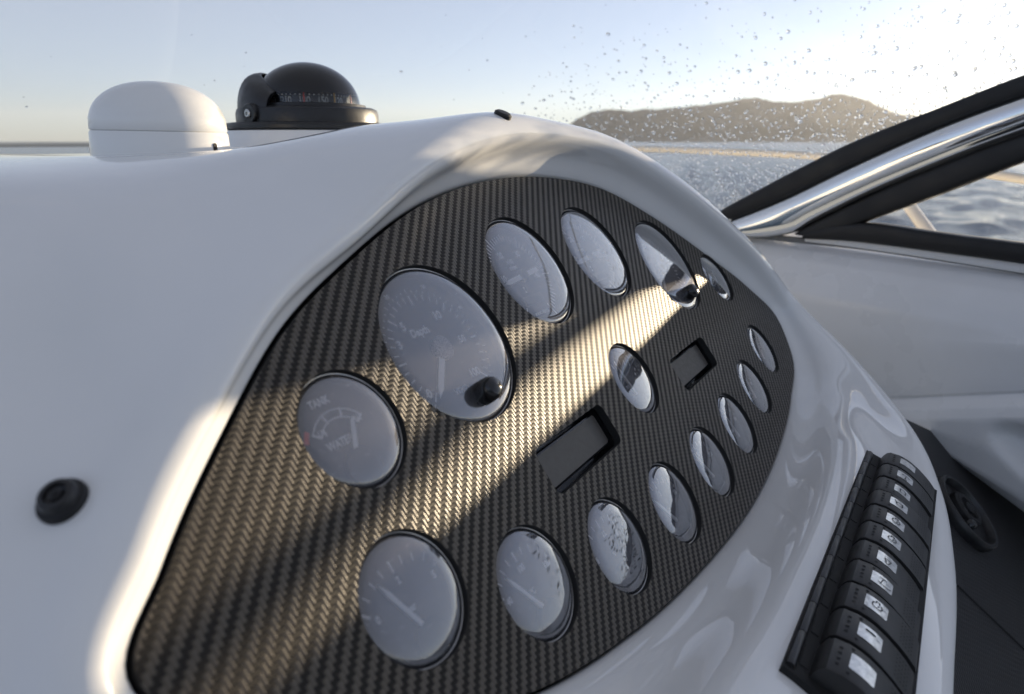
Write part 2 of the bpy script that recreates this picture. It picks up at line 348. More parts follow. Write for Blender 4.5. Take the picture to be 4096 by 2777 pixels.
for i in range(K):
    e, nn = E[i], NN[i]
    S = W(*(e+nn*SO[i][0]), SO[i][1])
    def off(o, d): return W(*(e+nn*o), d)
    if i in (3,4,5,6,7):
        tb = {3:[(.172,-.248,-.048),(.158,-.292,-.032),(.140,-.37,-.0135),(.10,-.72,-.010),(.08,-1.25,-.045),(.08,-1.3,-.25)],
              4:[(.235,-.285,-.013),(.228,-.345,-.009),(.22,-.46,-.0085),(.21,-.80,-.011),(.20,-1.25,-.045),(.20,-1.3,-.25)],
              5:[(.315,-.300,.007),(.318,-.36,-.003),(.32,-.47,-.0085),(.33,-.80,-.013),(.33,-1.2,-.045),(.33,-1.25,-.25)],
              6:[(.412,-.318,.012),(.425,-.38,.004),(.44,-.48,-.001),(.47,-.78,-.020),(.48,-1.1,-.05),(.48,-1.15,-.25)],
              7:[(.500,-.318,.012),(.525,-.38,.002),(.55,-.48,-.006),(.60,-.74,-.03),(.64,-.95,-.05),(.64,-1.0,-.25)]}[i]
        f = [boat(w, a_, zp(w) if z is None else z) for w, a_, z in tb]
    elif i in (0, 1, 2):
        f = {0:[off(31,-9), off(50,-22), boat(-.13,-.265,-.10), boat(-.34,-.60,-.04), boat(-.5,-1.1,-.035), boat(-.5,-1.2,-.25)],
             1:[off(32,-11), off(54,-27), boat(-.02,-.335,-.038), boat(-.14,-.70,-.014), boat(-.2,-1.25,-.045), boat(-.2,-1.3,-.25)],
             2:[off(32,-10), off(55,-29), boat(.055,-.350,-.020), boat(.0,-.70,-.011), boat(-.04,-1.25,-.045), boat(-.04,-1.3,-.25)]}[i]
    elif i == 21:
        f = [boat(*q) for q in [(.045,-.150,-.165),(.0,-.158,-.165),(-.10,-.18,-.16),(-.35,-.22,-.14),(-.6,-.28,-.12),(-.8,-.3,-.2)]]
    elif i == 20:
        f = [off(72, 42), off(92, 28), off(130, 0), off(200, -40), off(300, -70), off(420, -100)]
    elif i in (8, 9, 10, 11):
        f = [off(SO[i][0]+10, SO[i][1]-10), off(SO[i][0]+18, SO[i][1]-38), off(SO[i][0]+24, -60), off(SO[i][0]+34, -140), off(SO[i][0]+40, -240), off(SO[i][0]+46, -300)]
    else:
        f = [off(SO[i][0]+9, SO[i][1]-4), off(SO[i][0]+17, SO[i][1]-18), off(SO[i][0]+24, SO[i][1]-70), off(SO[i][0]+34, SO[i][1]-160), off(SO[i][0]+40, -160), off(SO[i][0]+46, -300)]
    F.append(f)
SNV = np.array([.30,-.17,.94])
ctrl = []
for i in range(K):
    e, nn = E[i], NN[i]; oC, dC = CR[i]; oS, dS = SO[i]
    flat = i in (14,15,16,17,18,19)
    row = [W(*(e+nn*1.6), -9), W(*(e+nn*1.6), -1.5)]
    row += [W(*(e+nn*(1.6+(oC-1.6)*.62)), dC*.38), W(*(e+nn*oC), dC)]
    row += [W(*(e+nn*(oC+(oS-oC)*.45)), dC+(dS-dC)*.5 + (0 if flat else min(4, 1+.12*dC))), W(*(e+nn*oS), dS)]
    if i in (14,15,16,17,18,19):
        for k_ in (3, 4, 5): row[k_] = row[k_] - SNV*(.0055 if k_ < 5 else .003)
    row += F[i]; ctrl.append(row)
ctrl = np.array(ctrl)                                             # K x rings x 3
def hermite(p, x, xs, periodic=None):
    # non-uniform Catmull-Rom along axis 0; x: knots, xs: samples
    n_ = len(x); m = np.zeros_like(p)
    for i in range(n_):
        if periodic is not None:
            a_, b_ = (i-1) % n_, (i+1) % n_; xa = x[a_] - (periodic if i == 0 else 0); xb = x[b_] + (periodic if i == n_-1 else 0)
            d0 = (p[i]-p[a_])/(x[i]-xa); d1 = (p[b_]-p[i])/(xb-x[i]); w0, w1 = xb-x[i], x[i]-xa; m[i] = (d0*w0+d1*w1)/(w0+w1)
        elif i == 0: m[i] = (p[1]-p[0])/(x[1]-x[0])
        elif i == n_-1: m[i] = (p[-1]-p[-2])/(x[-1]-x[-2])
        else:
            d0 = (p[i]-p[i-1])/(x[i]-x[i-1]); d1 = (p[i+1]-p[i])/(x[i+1]-x[i]); w0, w1 = x[i+1]-x[i], x[i]-x[i-1]; m[i] = (d0*w0+d1*w1)/(w0+w1)
    out = []
    for s in xs:
        i = int(np.clip(np.searchsorted(x, s, 'right')-1, 0, n_-1)); j = (i+1) % n_ if periodic is not None else min(i+1, n_-1)
        h = (x[j]-x[i]) if j > i else ((periodic + x[0]-x[i]) if periodic is not None else 1.0)
        t = (s-x[i])/h if h else 0
        out.append((2*t**3-3*t*t+1)*p[i] + (t**3-2*t*t+t)*h*m[i] + (-2*t**3+3*t*t)*p[j] + (t**3-t*t)*h*m[j])
    return np.array(out)
seg = np.linalg.norm(np.roll(E, -1, 0)-E, axis=1); kn = np.concatenate([[0], np.cumsum(seg)[:-1]]); per = seg.sum()
NS = 420; ts = np.linspace(0, per, NS, endpoint=False)
ringsP = hermite(ctrl, kn, ts, per)                               # NS x rings x 3
Eo = hermite(E, kn, ts, per)                                      # outline of the opening
sub = [2, 5, 6, 7, 7, 7, 8, 8, 8, 6, 3]
xs = np.concatenate([np.linspace(i, i+1, s_, endpoint=False) for i, s_ in enumerate(sub)] + [[len(sub)]])
pod = []
for c in ringsP:
    ch = np.concatenate([[0], np.cumsum(np.sqrt(np.linalg.norm(np.diff(c, axis=0), axis=1)))])
    pod.append(hermite(c, ch, np.interp(xs, range(len(c)), ch)))
pod = np.array(pod)
dash = thing('dashboard', 'glossy white moulded dashboard hood wrapping around the dark gauge panel', 'dashboard', Matrix.Translation(Vector(W(110,-40,-40))))
def local(o, mb):
    inv = o.matrix_world.inverted(); mb.v = [tuple(inv @ Vector(p)) for p in mb.v]; return mb
bpy.context.view_layer.update()
mb = MB().grid(pod, closeu=True, flip=True)
local(dash, mb).build('moulding', M['gelcoat'], dash, angle=180)
# dark backing behind the panel
mb = MB(); loop = [W(*(Eo[i]), -22) for i in range(0, NS, 4)]; c_ = np.mean(loop, 0); mb.add(loop + [c_], [(i, (i+1) % len(loop), len(loop)) for i in range(len(loop))])
lip = [[W(*Eo[i], -22) , W(*(Eo[i]+ (Eo[i]-np.array([113,-40]))/np.linalg.norm(Eo[i]-np.array([113,-40]))*3), -8)] for i in range(0, NS, 4)]
mb.grid(lip, closeu=True)
local(dash, mb).build('backing', M['hole'], dash)

# ------------------------------------------------------------------ instrument panel (carbon plate with cut-outs)
GA = {'depth':(-42.7,15.6,44.6), 'g1':(-141.6,-70.8,26.0), 'g2':(-78.2,-101.3,26.0), 'g3':(-8.5,-119.7,26.0), 'g4':(65.1,-129.0,26.0), 'g5':(139.7,-132.1,26.0), 'g6':(214.5,-130.0,26.0), 'g7':(290.7,-121.5,26.0), 'g8':(366.7,-104.0,26.0), 'c':(105.4,-53.3,26.0), 'tank':(-125.9,-2.7,26.0), 't1':(63.8,39.4,39.0), 't2':(161.4,38.2,39.0), 't3':(272.2,8.2,45.1), 'b':(364.9,-22.6,26.5)}
def circ(cx, cy, r, k=72): return [(cx+r*math.cos(t), cy+r*math.sin(t)) for t in np.linspace(0, 2*math.pi, k, endpoint=False)]
def rrect(x0, y0, x1, y1, r, k=6):
    out = []
    for cx, cy, a0 in ((x1-r, y1-r, 0), (x0+r, y1-r, 90), (x0+r, y0+r, 180), (x1-r, y0+r, 270)):
        out += [(cx+r*math.cos(R(a0+t)), cy+r*math.sin(R(a0+t))) for t in np.linspace(0, 90, k)]
    return out
RECT = [(-32.5,-79.5,49,-53), (165.5,-85,246.5,-58)]
cen = np.array([113., -40.])
loops = [[tuple((e-nrm(e-cen)*.3)/1000) for e in Eo]]
loops += [[(x/1000, y/1000) for x, y in circ(*g)] for g in GA.values()] + [[(x/1000, y/1000) for x, y in rrect(*q, 5)] for q in RECT]
me = fill_curve(loops, .0025)
for v in me.vertices: v.co.z -= .0025
ul = me.uv_layers.get('UVMap') or me.uv_layers.new(name='UVMap')
for lp in me.loops: ul.data[lp.index].uv = me.vertices[lp.vertex_index].co.xy
PM = frame4(P0, U, V, N)
panel = link('instrument_panel', me, M['carbon'], None, smooth=False)
me.materials.append(M['hole'])
for p_ in me.polygons: p_.material_index = 0 if abs(p_.normal.z) > .5 else 1
panel.matrix_world = PM
tag(panel, 'dark carbon fibre weave panel shaped like a half moon holding all the gauges', 'instrument panel')

# ------------------------------------------------------------------ gauges
def tick(mb, a, r0, r1, w, z):
    c, s = math.cos(a), math.sin(a); px, py = -s*w/2, c*w/2
    mb.add([(r0*c+px, r0*s+py, z), (r1*c+px, r1*s+py, z), (r1*c-px, r1*s-py, z), (r0*c-px, r0*s-py, z)], [(0, 3, 2, 1)])
def arc(mb, r, w, a0, a1, z, cx=0, cy=0, k=24):
    P = [[(cx+q*math.cos(t), cy+q*math.sin(t), z) for q in (r-w/2, r+w/2)] for t in np.linspace(a0, a1, k)]
    mb.grid(P, flip=True)
GR = 'round gauges in the carbon panel'
def gauge(key, name, label, cat, DZ):
    gx, gy, r = GA[key]; r /= 1000
    T = thing(name, label, cat, frame4(W(gx, gy, 0), U, V, N), GR)
    MB().lathe([(r+.004, -.0055), (r-.0002, -.0055), (r-.0012, -.0062), (r-.0016, -.0075), (r-.0016, DZ-.001)], 64).build('bezel', M['black_gloss'], T)
    MB().lathe([(r-.0001, -.0042), (r-.0006, -.0030), (r-.0018, -.0019), (r-.0040, -.0012), (r-.009, -.0008), (r*.4, -.0005), (0.0001, -.0004)], 64).build('lens', M['gauge_glass'], T, angle=180)
    MB().lathe([(r-.0004+.00042*math.cos(t), -.0034+.00042*math.sin(t)) for t in np.linspace(0, 2*math.pi, 9)], 72).build('lens_edge_glint', M['lens_edge_glint'], T)  # bright grey ring stands in for sunlight caught by the lens edge
    MB().lathe([(r-.0016, DZ), (0.00005, DZ)], 64).build('dial', M['dial_black'], T)
    return T, r
def needle(T, px, py, ang, length, tail, w, z, capr=.0):
    c, s = math.cos(ang), math.sin(ang); P = lambda a, b: (px + c*a - s*b, py + s*a + c*b)
    mb = MB().prism([P(-tail, -w/2), P(length*.8, -w/2), P(length, 0), P(length*.8, w/2), P(-tail, w/2)], z, z+.0009)
    mb.recalc = True; o = mb.build('needle', M['needle_white'], T, smooth=False)
    if capr: MB().lathe([(capr, z-.001), (capr, z+.0014), (capr*.85, z+.002), (.00001, z+.002)], 28, Matrix.Translation((px, py, 0))).build('hub', M['dial_black'], o)
    return o
mm_ = .001
def std_lens_knob(T, r):
    MB().lathe([(.0066, -.003), (.0064, .003), (.0060, .0065), (.0048, .0085), (.0028, .0093), (.0001, .0095)], 32, Matrix.Translation((.0005, -.0305, 0))).build('knob', M['black_gloss'], T)

# large depth gauge
T, r = gauge('depth', 'depth_gauge', 'large round depth gauge marked Depth with a black reset knob, biggest at the left', 'depth gauge', -.010)
mk = MB(); tx = MB(); z = -.0098
for i in range(0, 31):
    a_ = R(225 - i*9); big = i % 5 == 0; tick(mk, a_, .0268 if big else .0290, .0325, .0010 if big else .0006, z)
for i in range(0, 41): tick(mk, R(225-i*6.75), .0338, .0362 if i % 5 == 0 else .0352, .0004, z)
for s_, an, rad, sz in (('0',-143,.0300,.0068),('3',159,.0262,.0060),('5',132,.0235,.0068),('10',55,.0215,.0066),('50',3,.0205,.0056),('100',-50,.0235,.0060)):
    put_text(tx, s_, sz, rad*math.cos(R(an)), rad*math.sin(R(an)), z)
for s_, an in (('20',113),('30',67),('40',28)): put_text(tx, s_, .0030, .0378*math.cos(R(an)), .0378*math.sin(R(an)), z)
put_text(tx, 'Depth', .0062, -.0065, .0125, z, squeeze=.9); put_text(tx, 'VDO', .0040, -.002, -.0232, z, squeeze=1.2)
mk.build('scale_marks', M['print_white'], T, smooth=False); tx.build('lettering', M['print_white'], T, smooth=False)
nd = needle(T, 0, 0, R(-133), .031, .004, .0036, -.0085)
MB().lathe([(.0066, -.0098), (.0066, -.0066), (.0058, -.006), (.00001, -.006)], 36).build('hub', M['hub_disc'], nd)
std_lens_knob(T, r)

def tacho(key, label):
    T, r = gauge(key, 'tachometer', label, 'tachometer', -.0095)
    mk = MB(); tx = MB(); z = -.0093
    for i in range(51):
        a_ = R(235 - i*6); big = i % 10 == 0; mid = i % 5 == 0
        tick(mk, a_, .0245 if big else .0262, .0335 if big else (.0318 if mid else .0305), .0009 if big else .0007, z)
    for i in range(6):
        a_ = R(235-i*60); put_text(tx, str(i*10), .0062, .0190*math.cos(a_)-.0005, .0190*math.sin(a_), z, squeeze=.85)
    put_text(tx, 'x100', .0044, -.0028, .0118, z, squeeze=.85); put_text(tx, 'r/min', .0044, -.0028, .0076, z, squeeze=.85)
    put_text(tx, 'VOLVO PENTA', .0026, -.001, -.0262, z)
    mk.build('scale_marks', M['print_white'], T, smooth=False); tx.build('lettering', M['print_white'], T, smooth=False)
    hg = MB().add([(-.0058,-.0066,z),(-.0034,-.0066,z),(-.0046,-.0086,z),(-.0058,-.0108,z),(-.0034,-.0108,z),(-.0046,-.0088,z)], [(0,2,1),(3,4,5)]); hg.build('hourglass_mark', M['print_white'], T, smooth=False)
    MB().box((-.013,-.0195,-.0095),(.010,-.0130,-.0089)).build('counter_window', M['screen'], T, smooth=False)
    needle(T, 0, 0, R(185), .0240, .0190, .0034, -.0078, .0042)
    return T
tacho('t1', 'tachometer reading x100 r/min right beside the large depth gauge')
tacho('t2', 'tachometer under the top of the hood, between the other tachometer and the mirror-bright gauge')
# right large gauge with knob
T, r = gauge('t3', 'log_gauge', 'large gauge with a black knob, the right one of the top row', 'gauge', -.010)
mk = MB(); tx = MB(); z = -.0098
for i in range(0, 41): tick(mk, R(225-i*6.75), .030, .0345 if i % 5 else .0365, .0007, z)
for i, s_ in enumerate(('0','10','20','30','40')):
    tx = MB(); put_text(tx, s_, .006, .025*math.cos(R(225-i*67)), .025*math.sin(R(225-i*67)), z); tx.build('numeral', M['print_white'], T, smooth=False)
mk.build('scale_marks', M['print_white'], T, smooth=False)
nd = needle(T, 0, 0, R(225), .031, .004, .0036, -.0085, .0066); std_lens_knob(T, r)

# water tank gauge
T, r = gauge('tank', 'water_tank_gauge', 'small water tank gauge lettered TANK and WATER nearest the left rim', 'gauge', -.0085)
z = -.0083; mk = MB(); tx = MB(); cy = -.0055
arc(mk, .0172, .0006, R(38), R(142), z, 0, cy); arc(mk, .0135, .0006, R(38), R(142), z, 0, cy)
for an in (142, 107, 73, 38):
    c, s = math.cos(R(an)), math.sin(R(an)); q = [(.0130*c-s*.0005, cy+.0130*s+c*.0005, z), (.0177*c-s*.0005, cy+.0177*s+c*.0005, z), (.0177*c+s*.0005, cy+.0177*s-c*.0005, z), (.0130*c+s*.0005, cy+.0130*s-c*.0005, z)]; mk.add(q, [(0, 3, 2, 1)])
for w_, sz, x_, y_ in (('TANK', .0048, -.0030, .0165), ('1/4', .0042, -.0095, .0040), ('1/1', .0042, .0110, .0040), ('WATER', .0048, -.0035, -.0022)):
    tx = MB(); put_text(tx, w_, sz, x_, y_, z, squeeze=.85); tx.build('lettering', M['print_white'], T, smooth=False)
mk.build('scale_marks', M['print_white'], T, smooth=False)
rd = MB(); arc(rd, .0200, .0022, R(140), R(156), z, 0, cy); rd.build('red_zone', M['red'], T, smooth=False)
needle(T, 0, -.0075, R(62), .0150, .001, .0022, -.0068)
MB().lathe([(.0085, -.0084), (.0085, -.0062), (.0075, -.0056), (.00001, -.0056)], 36, Matrix.Translation((0, -.0150, 0))).build('needle_cover', M['dial_black'], T)

def small(key, name, label, cat, nums, unit, nang, mirror=False):
    T, r = gauge(key, name, label, cat, -.0085)
    z = -.0083; mk = MB(); tx = MB(); px, py = .003, -.0165
    k = len(nums)
    for i in range(4*(k-1)+1):
        an = 135 - i*90/(4*(k-1)); c, s = math.cos(R(an)), math.sin(R(an)); big = i % 4 == 0
        r0, r1, w = (.0275 if big else .0290), .0325, (.0010 if big else .0006)
        mk.add([(px+r0*c-s*w/2, py+r0*s+c*w/2, z), (px+r1*c-s*w/2, py+r1*s+c*w/2, z), (px+r1*c+s*w/2, py+r1*s-c*w/2, z), (px+r0*c+s*w/2, py+r0*s-c*w/2, z)], [(0, 3, 2, 1)])
    for i, s_ in enumerate(nums):
        an = R(135 - i*90/(k-1)); put_text(tx, s_, .0042, px+.0240*math.cos(an), py+.0240*math.sin(an), z, squeeze=.85)
    put_text(tx, unit, .0038, px-.001, py+.0125, z, squeeze=.85)
    mk.build('scale_marks', M['print_white'], T, smooth=False); tx.build('lettering', M['print_white'], T, smooth=False)
    needle(T, px, py, R(nang), .0300, .001, .0020, -.0066)
    MB().lathe([(.0085, -.0084), (.0085, -.0060), (.0075, -.0054), (.00001, -.0054)], 36, Matrix.Translation((px, py-.002, 0))).build('needle_cover', M['dial_black'], T)
    return T
small('g1', 'oil_pressure_gauge', 'small gauge with blue sky reflection at the left end of the bottom row', 'gauge', ('0','2','5'), 'bar', 112)
small('g2', 'temperature_gauge', 'small gauge with fine cracks at its right, second from left in bottom row', 'gauge', ('40','100','120'), '\u00b0C', 118)
small('g3', 'voltmeter', 'small milky gauge with many short dark cracks, third from left in bottom row', 'gauge', ('8','12','16'), 'V', 70)
small('g4', 'oil_pressure_gauge', 'small gauge half white and half grey, fourth from the left in the bottom row', 'gauge', ('0','5','10'), 'bar', 120)
small('g5', 'temperature_gauge', 'small half white gauge, fourth from the right end of the curved bottom row', 'gauge', ('40','80','120'), '\u00b0C', 110)
small('g6', 'fuel_gauge', 'small grey gauge, third from the right end of the curved bottom row', 'gauge', ('0','1/2','1/1'), 'FUEL', 95)
small('g7', 'fuel_gauge', 'small plain grey gauge, second from the right end of the curved bottom row', 'gauge', ('0','1/2','1/1'), 'FUEL', 80)
small('g8', 'voltmeter', 'small plain grey gauge at the far right end of the curved bottom row', 'gauge', ('8','12','16'), 'V', 70)
small('c', 'trim_gauge', 'small round gauge alone in the middle between the two rectangular black windows', 'gauge', ('-','0','+'), 'TRIM', 100)
small('b', 'clock_gauge', 'small chrome bright gauge next to the right tip under the hood', 'gauge', ('0','6','12'), 'h', 60)

# crazing: short dark cracks in two of the lenses
def cracks(key, pts, cnt, cx, cy, sx_, sy_, ang0, name_parent):
    rnd = random.Random(cnt); mb = MB()
    for _ in range(cnt):
        x_, y_ = cx + rnd.gauss(0, sx_), cy + rnd.gauss(0, sy_); an = ang0 + rnd.gauss(0, .35); L_ = rnd.uniform(.0012, .0042); w = rnd.uniform(.00010, .00022)
        if math.hypot(x_, y_) > .0205: continue
        p = [(x_, y_)]
        for q in range(3):
            an += rnd.gauss(0, .3); p.append((p[-1][0]+math.cos(an)*L_/3, p[-1][1]+math.sin(an)*L_/3))
        mb.grid([[(a_[0], a_[1]-w, -.00030), (a_[0], a_[1]+w, -.00030)] for a_ in p])
    par = [o for o in bpy.data.objects if o.type == 'EMPTY' and o.get('label') == name_parent][0]
    c = mb.build('cracks', M['icon'], par, smooth=False); c['kind'] = 'stuff'
cracks('g3', None, 95, .001, -.004, .007, .0085, .35, 'small milky gauge with many short dark cracks, third from left in bottom row')
cracks('g2', None, 34, .011, -.004, .004, .009, 1.0, 'small gauge with fine cracks at its right, second from left in bottom row')

# rectangular blanking modules in the two slots
def module(q, label):
    x0, y0, x1, y1 = q; cx, cy = (x0+x1)/2, (y0+y1)/2
    T = thing('rectangular_display', label, 'display', frame4(W(cx, cy, 0), U, V, N), 'rectangular black windows in the panel')
    hw, hh = (x1-x0)/2000, (y1-y0)/2000
    def ring(pad, z_): return [(x_, y_, z_) for x_, y_ in rrect(-hw+pad, -hh+pad, hw-pad, hh-pad, max(.0006, .005-pad*.7))]
    MB().grid([ring(-.004, -.0056), ring(.0002, -.0056), ring(.0004, -.0125), ring(.0026, -.0125), ring(.0026, -.0070), ring(.0031, -.0062), ring(.0040, -.0060)], closev=True).build('housing', M['black_gloss'], T, angle=40)
    f = ring(.0040, -.0060); MB().add(f, [tuple(range(len(f)))]).build('screen', M['screen'], T, smooth=False)
module(RECT[0], 'rectangular black window with a scratched matt cover at the left, nearer the viewer')
module(RECT[1], 'smaller looking rectangular black window to the right of the middle gauge')

# ------------------------------------------------------------------ switch bank on the lower ridge
WX = nrm(np.cos(R(22))*np.array([.8464,-.5326,0]) + np.sin(R(22))*np.array([-.0296,-.0471,-.9985]))
SU = nrm(np.array([.5317,.8451,-.0556])); WX = nrm(WX - SU*np.dot(WX, SU)); SN = np.cross(WX, SU); SN = SN if SN[2] > 0 else -SN
X0 = np.array([.2326,.38,-.184])*1.25; DX = np.array([-.0114,-.0182,.0012])*1.25; PITCHS = np.linalg.norm(DX)
ORG = X0 + 5*DX - WX*.018 - SN*.0095
SM = frame4(ORG, SU, WX, SN)        # local x: along the bank (away from camera +), y: across, z: up
bank = thing('switch_panel', 'black bank of eleven rocker switches on the white ridge at lower right', 'switch panel', SM)
hl = PITCHS*5.5
def rprism(mb, prof, x0, x1, bev=.0008):
    # extrude a (y,z) profile along x with slightly drawn-in ends
    cy = np.mean([p[0] for p in prof]); cz = np.mean([p[1] for p in prof]); rings = []
    for x_, k in ((x0, .93), (x0+bev, 1), (x1-bev, 1), (x1, .93)):
        rings.append([(x_, cy+(p[0]-cy)*(k if k == 1 else .985), cz+(p[1]-cz)*k) for p in prof])
    o = len(mb.v); mb.grid(rings, closev=True, flip=True); n_ = len(prof); mb.f.append(tuple(o+i for i in range(n_))); mb.f.append(tuple(o+3*n_+i for i in range(n_))[::-1]); mb.recalc = True
mb = MB(); mb.box((-hl-.0025, -.0106, -.012), (hl+.0025, .0432, .0002)); mb.build('frame', M['hole'], bank, smooth=False)
gprof = [(-.0104,-.004),(-.0104,.0000),(-.0098,.0014),(-.0082,.0022),(-.0066,.0018),(-.0056,.0004),(-.0054,-.004)]
for i in range(11):
    xc = (5-i)*PITCHS
    mb = MB(); rprism(mb, gprof, xc-PITCHS/2+.0003, xc+PITCHS/2-.0003, .0005); mb.build('guard_segment', M['black_plastic'], bank, angle=40)
    mb = MB(); mb.box((xc-PITCHS*.3, -.0050, -.002), (xc+PITCHS*.3, -.0012, .0006)); mb.build('hinge_block', M['hole'], bank, smooth=False)
def prof_z(y_):
    return float(np.interp(y_, [0, .0006, .003, .009, .014, .018, .024, .030, .036, .041, .0425], [.0005, .0066, .0093, .0110, .0112, .0107, .0092, .0070, .0042, .0012, -.001]))
ys = [0, .0004, .0012, .003, .006, .009, .012, .015, .018, .021, .024, .027, .030, .033, .036, .039, .041, .0425]
rprof = [(y_, prof_z(y_)) for y_ in ys] + [(.0425, -.004), (0, -.004)]
hwk = PITCHS/2 - .0013
mb = MB(); rprism(mb, rprof, -hwk, hwk, .0012)
rock_me = mb.build('tmp', M['rocker'], None, angle=30)
# legend lens, dots, icons are draped on the rocker's crown
def drape(x0, x1, y0, y1, lift, ny=8, rad=.0015):
    pts = rrect(x0, y0, x1, y1, rad, 5); g = [[(x_, y_, prof_z(y_)+lift) for x_ in np.linspace(x0+ (rad*.35 if (j in (0, ny)) else 0), x1-(rad*.35 if (j in (0, ny)) else 0), 4)] for j, y_ in enumerate(np.linspace(y0, y1, ny+1))]
    return MB().grid(g)
leg_me = drape(-hwk*.42, hwk*.52, .0105, .0222, .00025).build('tmp', M['legend'], None)
mb = MB()
def dot(mb, x_, y_, r_):
    z_ = prof_z(y_)+.00022; mb.add([(x_+r_*math.cos(t), y_+r_*math.sin(t), prof_z(y_+r_*math.sin(t))+.00022) for t in np.linspace(0, 2*math.pi, 10, endpoint=False)], [tuple(range(10))])
for x_ in (-.0062, -.0022, .0022, .0062): dot(mb, x_, .0062, .00085)
for x_ in (-.0088, .0090): dot(mb, x_, .0108, .00085)
for j in range(5):
    for i in range(6): dot(mb, -.008+i*.0032, .0305+j*.0017, .0004)
dot_me = mb.build('tmp', M['hole'], None, smooth=False)
def icon_ring(mb, cx, cy, r_, w, a0=0, a1=360, k=18):
    mb.grid([[(cx+q*math.cos(R(t)), cy+q*math.sin(R(t)), prof_z(cy+q*math.sin(R(t)))+.0005) for q in (r_-w/2, r_+w/2)] for t in np.linspace(a0, a1, k)])
def icon_line(mb, x0, y0, x1, y1, w):
    dx, dy = x1-x0, y1-y0; L_ = math.hypot(dx, dy); px, py = -dy/L_*w/2, dx/L_*w/2
    mb.grid([[(x0+dx*t+s*px, y0+dy*t+s*py, prof_z(y0+dy*t+s*py)+.0005) for s in (-1, 1)] for t in np.linspace(0, 1, 4)])
def icon(k):
    mb = MB(); cy = .0165; w = .0006
    if k == 'bulb':
        icon_ring(mb, .0006, cy, .0026, w, 40, 320); icon_line(mb, .0026, cy-.0010, .0046, cy-.0008, w); icon_line(mb, .0026, cy+.0010, .0046, cy+.0008, w); icon_line(mb, .0044, cy-.001, .0044, cy+.001, w); icon_line(mb, -.0005, cy, .0012, cy+.001, .0005)
    elif k == 'wiper':
        icon_ring(mb, .003, cy+.001, .0058, w, 140, 220); icon_line(mb, .003, cy, -.0028, cy-.0012, w); icon_line(mb, .0035, cy-.002, .0035, cy+.002, w)
    elif k == 'pump':
        icon_ring(mb, 0, cy, .0022, w); icon_line(mb, -.0022, cy+.002, .0032, cy+.002, w); icon_line(mb, .0010, cy-.0020, .0038, cy-.0035, w)
    elif k == 'horn':
        icon_line(mb, -.0030, cy-.0006, .0012, cy-.0020, w); icon_line(mb, -.0030, cy+.0006, .0012, cy+.0020, w); icon_line(mb, .0012, cy-.002, .0012, cy+.002, w); icon_line(mb, -.003, cy-.0008, -.003, cy+.0008, w)
    elif k == 'frame':
        for q in ((-.0025,cy-.002,.0025,cy-.002),(-.0025,cy+.002,.0025,cy+.002),(-.0025,cy-.002,-.0025,cy+.002),(.0025,cy-.002,.0025,cy+.002)): icon_line(mb, *q, w)
    elif k == 'anchor':
        icon_line(mb, -.0035, cy, .0020, cy, w); icon_ring(mb, -.0002, cy, .0030, w, -70, 70); icon_ring(mb, -.0042, cy, .0009, .0004)
    else: icon_line(mb, .0030, cy-.003, .0030, cy+.002, .0012)
    return mb.build('tmp', M['icon'], None, smooth=False)
icons = {}
for i, k in enumerate([None, 'anchor', 'frame', 'pump', 'bulb', 'bulb', 'horn', 'wiper', 'bulb', 'bar', None]):
    rk = bpy.data.objects.new('rocker', rock_me.data); COL.objects.link(rk); rk.parent = bank; rk.location = ((5-i)*PITCHS, 0, 0)
    if i in (2, 6): rk.rotation_euler = (R(-2.5), 0, 0)
    if i in (3, 8): rk.rotation_euler = (R(1.5), 0, 0)
    for nm, me_ in (('legend_window', leg_me.data), ('grip_dots', dot_me.data)):
        o = bpy.data.objects.new(nm, me_); COL.objects.link(o); o.parent = rk
        if nm == 'grip_dots': o['kind'] = 'stuff'
    if k:
        if k not in icons: icons[k] = icon(k)
        o = bpy.data.objects.new('symbol', icons[k].data); COL.objects.link(o); o.parent = rk
for o in [rock_me, leg_me, dot_me] + list(icons.values()): bpy.data.objects.remove(o)

# ------------------------------------------------------------------ antenna dome on the dash
DP = at(370, 347, .53)
dm = thing('antenna_dome', 'white rounded satellite antenna dome standing on the dash left of the compass', 'antenna', Matrix.Translation(Vector(DP)) @ Matrix.Rotation(R(1.0), 4, Vector((0, 1, 0))))
Rb = .0468
MB().lathe([(Rb-.004, -.014), (Rb+.0008, -.014), (Rb+.0006, .0), (Rb-.0002, .0135), (Rb-.0010, .0150), (Rb-.0030, .0155)], 72).build('base_ring', M['cap_white'], dm)
pr = [(Rb-.0035, .0150), (Rb-.0016, .0153), (Rb-.0006, .0160), (Rb-.0010, .024)]
for t in np.linspace(0.12, 1, 16): pr.append(((Rb-.0012)*math.cos(t*math.pi/2)**.88 if t < 1 else .0001, .021 + .0290*math.sin(t*math.pi/2)))
MB().lathe(pr, 72).build('cap', M['cap_white'], dm, angle=60)
vd = -nrm(DP)[:2]
for ang in (47, -98):
    a0 = math.atan2(vd[1], vd[0]) + R(ang)
    mm4 = Matrix.Rotation(a0, 4, 'Z') @ Matrix.Translation((Rb+.0004, 0, .0035)) @ Matrix.Rotation(R(90), 4, 'Y')
    mb = MB().prism(rrect(-.0042, -.0017, .0042, .0017, .0016), 0, .0006, mm4); mb.recalc = True; sl_ = mb.build('screw_slot', M['hole'], dm, smooth=False)
    mb = MB().lathe([(.0012, .0007), (.0012, .0014), (.0001, .0016)], 12, mm4 @ Matrix.Translation((.0016, 0, 0))); mb.build('screw', M['screw_steel'], sl_)

# ------------------------------------------------------------------ compass
CP = at(703, 296, .70)
CT = Matrix.Translation(Vector(CP)) @ Matrix.Scale(.70/.615, 4)
cmpz = thing('compass', 'black marine compass with a clear dome and numbered card on the dash', 'compass', CT)
Rf = .0690
